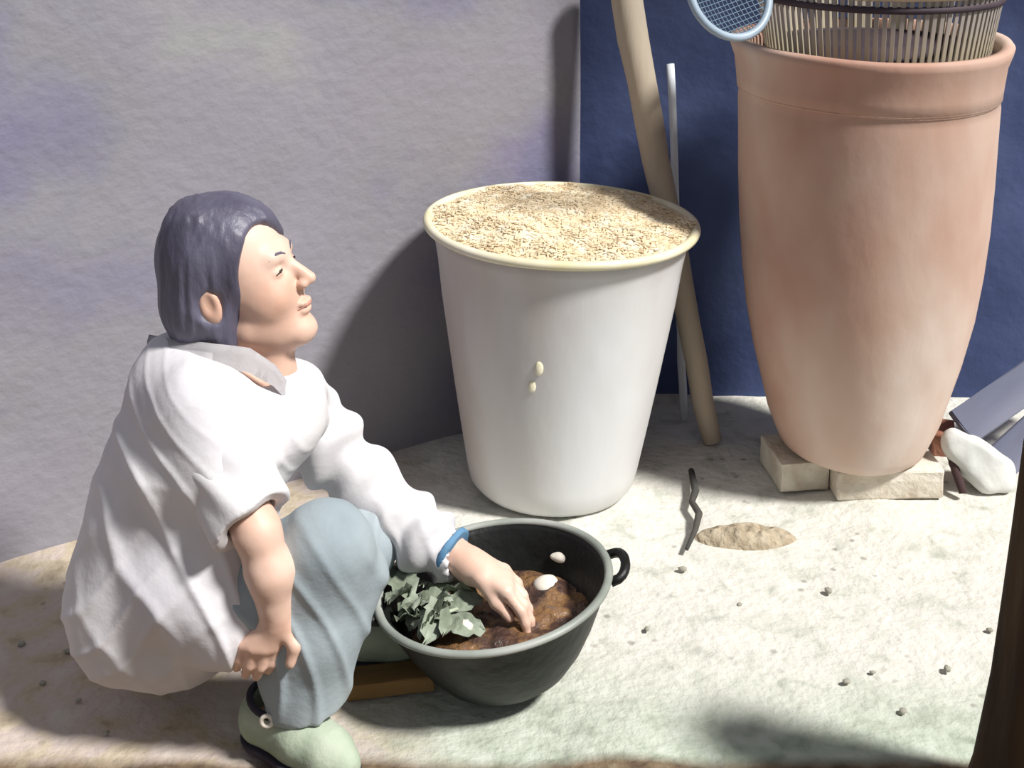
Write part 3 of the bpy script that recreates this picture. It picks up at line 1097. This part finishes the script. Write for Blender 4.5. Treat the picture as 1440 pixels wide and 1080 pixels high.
# face opening: in front of a plane just before the ear, on the near side
fc = W(349, 350, 2.09)
hair.ell(H(0.112, -0.042, -0.035), (0.088, 0.085, 0.130), 0.006, 'sub', M=HM)
hair.ell(H(0.116, 0.02, -0.060), (0.080, 0.075, 0.112), 0.006, 'sub', M=HM)
hair.ell(H(-0.006, -0.102, -0.016), (0.030, 0.030, 0.036), 0.006, 'sub', M=HM)     # round the ear
hair.ell(H(0.045, -0.095, -0.075), (0.05, 0.06, 0.05), 0.006, 'sub', M=HM)
hair.cone(H(0.03, -0.01, -0.12), W(400, 505, 2.13), 0.05, 0.05, 0.004, 'sub', sy=1.5)


def strands(P, N):
    return 0.0016 * vnoise(P * np.array([1, 1, 0.12]), 110, 3) + 0.003 * vnoise(P * np.array([1, 1, 0.3]), 28, 4)


pchild('hair', hair.mesh('hair', strands), M_hair)
hair = None

# shirt
sh = Field((-0.86, 1.78, 0.02), (0.0, 2.46, 0.80), 0.0042)
S0 = lambda px, py, y=Y0: W(px, py, y)
sh.cone(S0(283, 545), S0(290, 610), 0.085, 0.135, 0.05, sy=1.25)
sh.cone(S0(290, 610), S0(236, 730), 0.135, 0.122, 0.06, sy=1.22)
sh.cone(S0(236, 730), S0(222, 825), 0.122, 0.136, 0.06, sy=1.18)
sh.cone(S0(222, 822), S0(255, 848), 0.132, 0.116, 0.06, sy=1.3)
sh.cone(S0(250, 530), S0(360, 570, 2.14), 0.060, 0.075, 0.05, sy=1.4)
sh.ell(S0(420, 575, 2.16), (0.045, 0.10, 0.06), 0.05)
# shirt tail folded over the lap
sh.chain([S0(262, 838, 1.985), S0(316, 892, 1.955)], [0.078, 0.040], 0.05)
sh.chain([S0(306, 745, 2.00), S0(308, 840, 1.985), S0(306, 895, 1.985)], [0.054, 0.060, 0.044], 0.05)
# root of the near sleeve
sh.chain([S0(280, 570, 2.02), S0(316, 655, 1.985)], [0.070, 0.058], 0.05)
# far sleeve
sh.chain([S0(405, 560, 2.275), S0(450, 618, 2.285), S0(520, 690, 2.295)], [0.068, 0.064, 0.056], 0.04)
sh.chain([S0(520, 690, 2.295), S0(585, 748, 2.25), S0(622, 776, 2.225)], [0.058, 0.052, 0.043], 0.03)
# openings
sh.cut(LW + (LE - LW).normalized() * 0.020, tuple((LW - LE).normalized()), 0.004)
sh.cone(LW.lerp(LE, 0.02), LW.lerp(LE, 0.16), 0.034, 0.034, 0.003, 'sub')
# neck hole
sh.cone(W(318, 470, 2.13), W(350, 512, 2.13), 0.066, 0.060, 0.008, 'sub', sy=1.15)
sh.cone(W(400, 470, 2.11), W(440, 520, 2.10), 0.05, 0.028, 0.008, 'sub')
# open underside
sh.cone(S0(262, 1005, 2.12), S0(330, 1010, 2.12), 0.075, 0.085, 0.02, 'sub', sy=1.6)

_la, _le, _lw = np.array(LS), np.array(LE), np.array(LW)


def ridge(q):
    return np.exp(-2.2 * (np.sin(q * 0.5) ** 2) * 2.5) - 0.3


def shirt_folds(P, N):
    d = 0.005 * vnoise(P, 9, 31) + 0.003 * vnoise(P, 22, 32)
    w = vnoise(P, 4.5, 33)
    up = np.clip((0.66 - P[:, 2]) / 0.25, 0.15, 1)
    # folds hanging from the near armpit and slanting tension folds over the back and hip
    q = P @ np.array([0.92, 0.25, 0.30])
    d += 0.0070 * ridge(q * 110 + w * 12) * up * np.clip(vnoise(P, 5, 34) + 0.35, 0, 1)
    q2 = P @ np.array([-0.55, 0.2, 0.83])
    d += 0.0060 * ridge(q2 * 85 + w * 12) * np.clip((0.42 - P[:, 2]) / 0.15, 0, 1) * np.clip(vnoise(P, 4.5, 35) + 0.25, 0, 1)
    # rings of folds along the reaching sleeve
    ab = _lw - _la
    t = ((P - _la) @ ab) / (ab @ ab)
    m = np.clip((t - 0.05) / 0.2, 0, 1) * (P[:, 1] > 2.17) * (P[:, 0] > -0.42)
    d += m * 0.0075 * np.sin(t * 46 + 5 * vnoise(P, 7, 36) + (P[:, 2] - 0.4) * 20)
    return d


# near sleeve, pushed up to the elbow, its opening towards the viewer
sv_ = Field((-0.60, 1.80, 0.30), (-0.28, 2.12, 0.72), 0.0036)
sv_.chain([S0(284, 585, 2.035), S0(318, 655, 1.99), S0(352, 728, 1.945), S0(366, 760, 1.935)], [0.070, 0.060, 0.056, 0.056], 0.04)
sax = (S0(362, 745, 1.915) - S0(318, 655, 1.975)).normalized()
send = S0(366, 760, 1.925)
sv_.cut(tuple(S0(346, 722, 1.90)), tuple(Vector((0.62, -0.52, -0.55)).normalized()), 0.004)
sv_.cone(S0(336, 690, 1.965), send + sax * 0.06, 0.034, 0.052, 0.004, 'sub')
pchild('sleeve', sv_.mesh('sleeve', lambda P, N: 0.003 * vnoise(P, 14, 51) + 0.003 * np.sin(P @ np.array([60.0, 20, 70]) + 3 * vnoise(P, 9, 52)), 1), M_shirt)
sv_ = None

shirt = pchild('shirt', sh.mesh('shirt', shirt_folds, 1), M_shirt)
sh = None
# collar
bm = bmesh.new()
co = []
for (px, py, y) in ((208, 482, 2.16), (240, 494, 2.085), (300, 503, 2.05), (350, 508, 2.055), (386, 528, 2.07), (408, 552, 2.085)):
    co.append(W(px, py, y))
up = Vector((0.05, 0.10, 1)).normalized()
prev = None
for i in range(len(co) - 1):
    for s in range(4):
        t = s / 4
        p = co[i].lerp(co[i + 1], t)
        k = (i + t) / (len(co) - 1)
        h_ = 0.008 + 0.012 * math.sin(math.pi * min(1, k * 0.9 + 0.1)) ** 1.0
        row = [bm.verts.new(p - up * 0.016 + Vector((0, -0.004, 0))), bm.verts.new(p + up * h_ * 0.5 + Vector((0, -0.006, 0))), bm.verts.new(p + up * h_ + Vector((0, 0.006, 0)))]
        if prev:
            for a_ in range(2):
                bm.faces.new((prev[a_], row[a_], row[a_ + 1], prev[a_ + 1]))
        prev = row
bmesh.ops.solidify(bm, geom=bm.faces[:], thickness=0.005)
me = bpy.data.meshes.new('collar')
bmesh.ops.recalc_face_normals(bm, faces=bm.faces)
bm.to_mesh(me)
bm.free()
pchild('collar', me, M_shirt)
# blue line on the far cuff
axc = (LW - LE).normalized()
f = Field(tuple(LW - Vector((0.12,) * 3)), tuple(LW + Vector((0.09,) * 3)), 0.003)
c0 = LW - axc * 0.046
f.cone(c0 - axc * 0.006, c0 + axc * 0.006, 0.0440, 0.0435, 0)
f.cut(c0 + axc * 0.006, tuple(axc))
f.cut(c0 - axc * 0.006, tuple(-axc))
cuff = pchild('cuff_stripe', f.mesh('cuff_stripe', lambda P, N: 0.002 * vnoise(P, 40, 2)), M_stripe)
cuff['label'] = 'blue stripe round the cuff'

# trousers
tr_ = Field((-0.80, 1.82, 0.02), (0.0, 2.42, 0.62), 0.0042)
tr_.cone(W(228, 838, Y0), W(262, 832, Y0), 0.090, 0.090, 0.05, sy=1.25)
tr_.chain([W(276, 848, 2.055), W(360, 826, 2.02), NK + Vector((-0.012, 0.006, 0.0))], [0.078, 0.084, 0.066], 0.04)
tr_.cone(W(500, 806, 2.03), NA + Vector((0.022, 0.004, 0.02)), 0.052, 0.042, 0.05)
tr_.chain([NK, NK.lerp(NA, 0.5), NA + Vector((0.005, 0, 0.012))], [0.066, 0.060, 0.056], 0.03)
tr_.cone(NK + Vector((-0.05, 0.01, -0.05)), NA + Vector((-0.03, 0, 0.06)), 0.045, 0.035, 0.05)
tr_.chain([W(262, 850, 2.22), FK], [0.088, 0.062], 0.04)
tr_.chain([FK, FA], [0.062, 0.052], 0.03)
tr_.cut(NA + Vector((0, 0, 0.000)), (0.18, 0.0, -0.98), 0.003)
tr_.cone(NA + Vector((0, 0, -0.02)), NA + Vector((0, 0, 0.03)), 0.046, 0.044, 0.003, 'sub')


def trouser_folds(P, N):
    w = vnoise(P, 5, 41)
    d = 0.003 * vnoise(P, 11, 42)
    q = P @ np.array([0.90, 0.15, 0.34])
    d += 0.0060 * ridge(q * 95 + w * 8) * np.clip(vnoise(P, 5, 43) + 0.45, 0, 1)
    return d


pchild('trousers', tr_.mesh('trousers', trouser_folds, 1), M_trous)
tr_ = None

# shoes
for (gx, gy, dx, dy, big) in ((NF.x, NF.y, 0.84, -0.54, True), (FA.x + 0.03, FA.y, 1.0, -0.1, False)):
    q = lambda t, z: (gx + dx * t, gy + dy * t, z)
    lo_, hi_ = (gx - 0.14, gy - 0.17, -0.01), (gx + 0.18, gy + 0.12, 0.12)
    f = Field(lo_, hi_, 0.003)
    f.chain([q(-0.050, 0.040), q(0.03, 0.040), q(0.080, 0.032), q(0.110, 0.026)], [0.039, 0.042, 0.038, 0.026], 0.02)
    f.cone(q(-0.055, 0.05), q(-0.030, 0.062), 0.036, 0.036, 0.02)
    f.cut((0, 0, 0.014), (0, 0, -1), 0.002)
    f.cut((0, 0, 0.088), (0, 0, 1), 0.004)
    f.cone(q(-0.034, 0.075), q(-0.026, 0.14), 0.031, 0.036, 0.004, 'sub')
    shoe = pchild('shoe', f.mesh('shoe', lambda P, N: 0.0012 * vnoise(P, 40, 6)), M_shoe)
    f = Field(lo_, (hi_[0], hi_[1], 0.06), 0.003)
    f.chain([q(-0.050, 0.02), q(0.03, 0.02), q(0.080, 0.02), q(0.110, 0.02)], [0.042, 0.045, 0.041, 0.029], 0.02)
    f.cut((0, 0, 0.016), (0, 0, 1), 0.002)
    f.cut((0, 0, 0.0), (0, 0, -1), 0.002)
    link('sole', f.mesh('sole'), M_sole, shoe)
    if big:
        bm = bmesh.new()
        ps = []
        for k in range(25):
            a_ = 2 * math.pi * k / 24
            c_, s_ = 0.040 * math.cos(a_), 0.037 * math.sin(a_)
            ps.append((gx + dx * (c_ - 0.030) - dy * s_, gy + dy * (c_ - 0.030) + dx * s_, 0.084 - 0.010 * math.cos(a_)))
        tube(bm, ps, 0.0060, 8)
        m_ = bpy.data.meshes.new('trim')
        bm.to_mesh(m_)
        bm.free()
        link('trim', m_, M_sole, shoe)
        bm = bmesh.new()
        c_ = Vector((gx - 0.030 + 0.002, gy - 0.034, 0.083))
        tube(bm, [c_ + Vector((0.009 * math.cos(2 * math.pi * k / 16), -0.001, 0.009 * math.sin(2 * math.pi * k / 16))) for k in range(17)], 0.0035, 8)
        m_ = bpy.data.meshes.new('buckle')
        bm.to_mesh(m_)
        bm.free()
        link('buckle', m_, M_white, shoe)
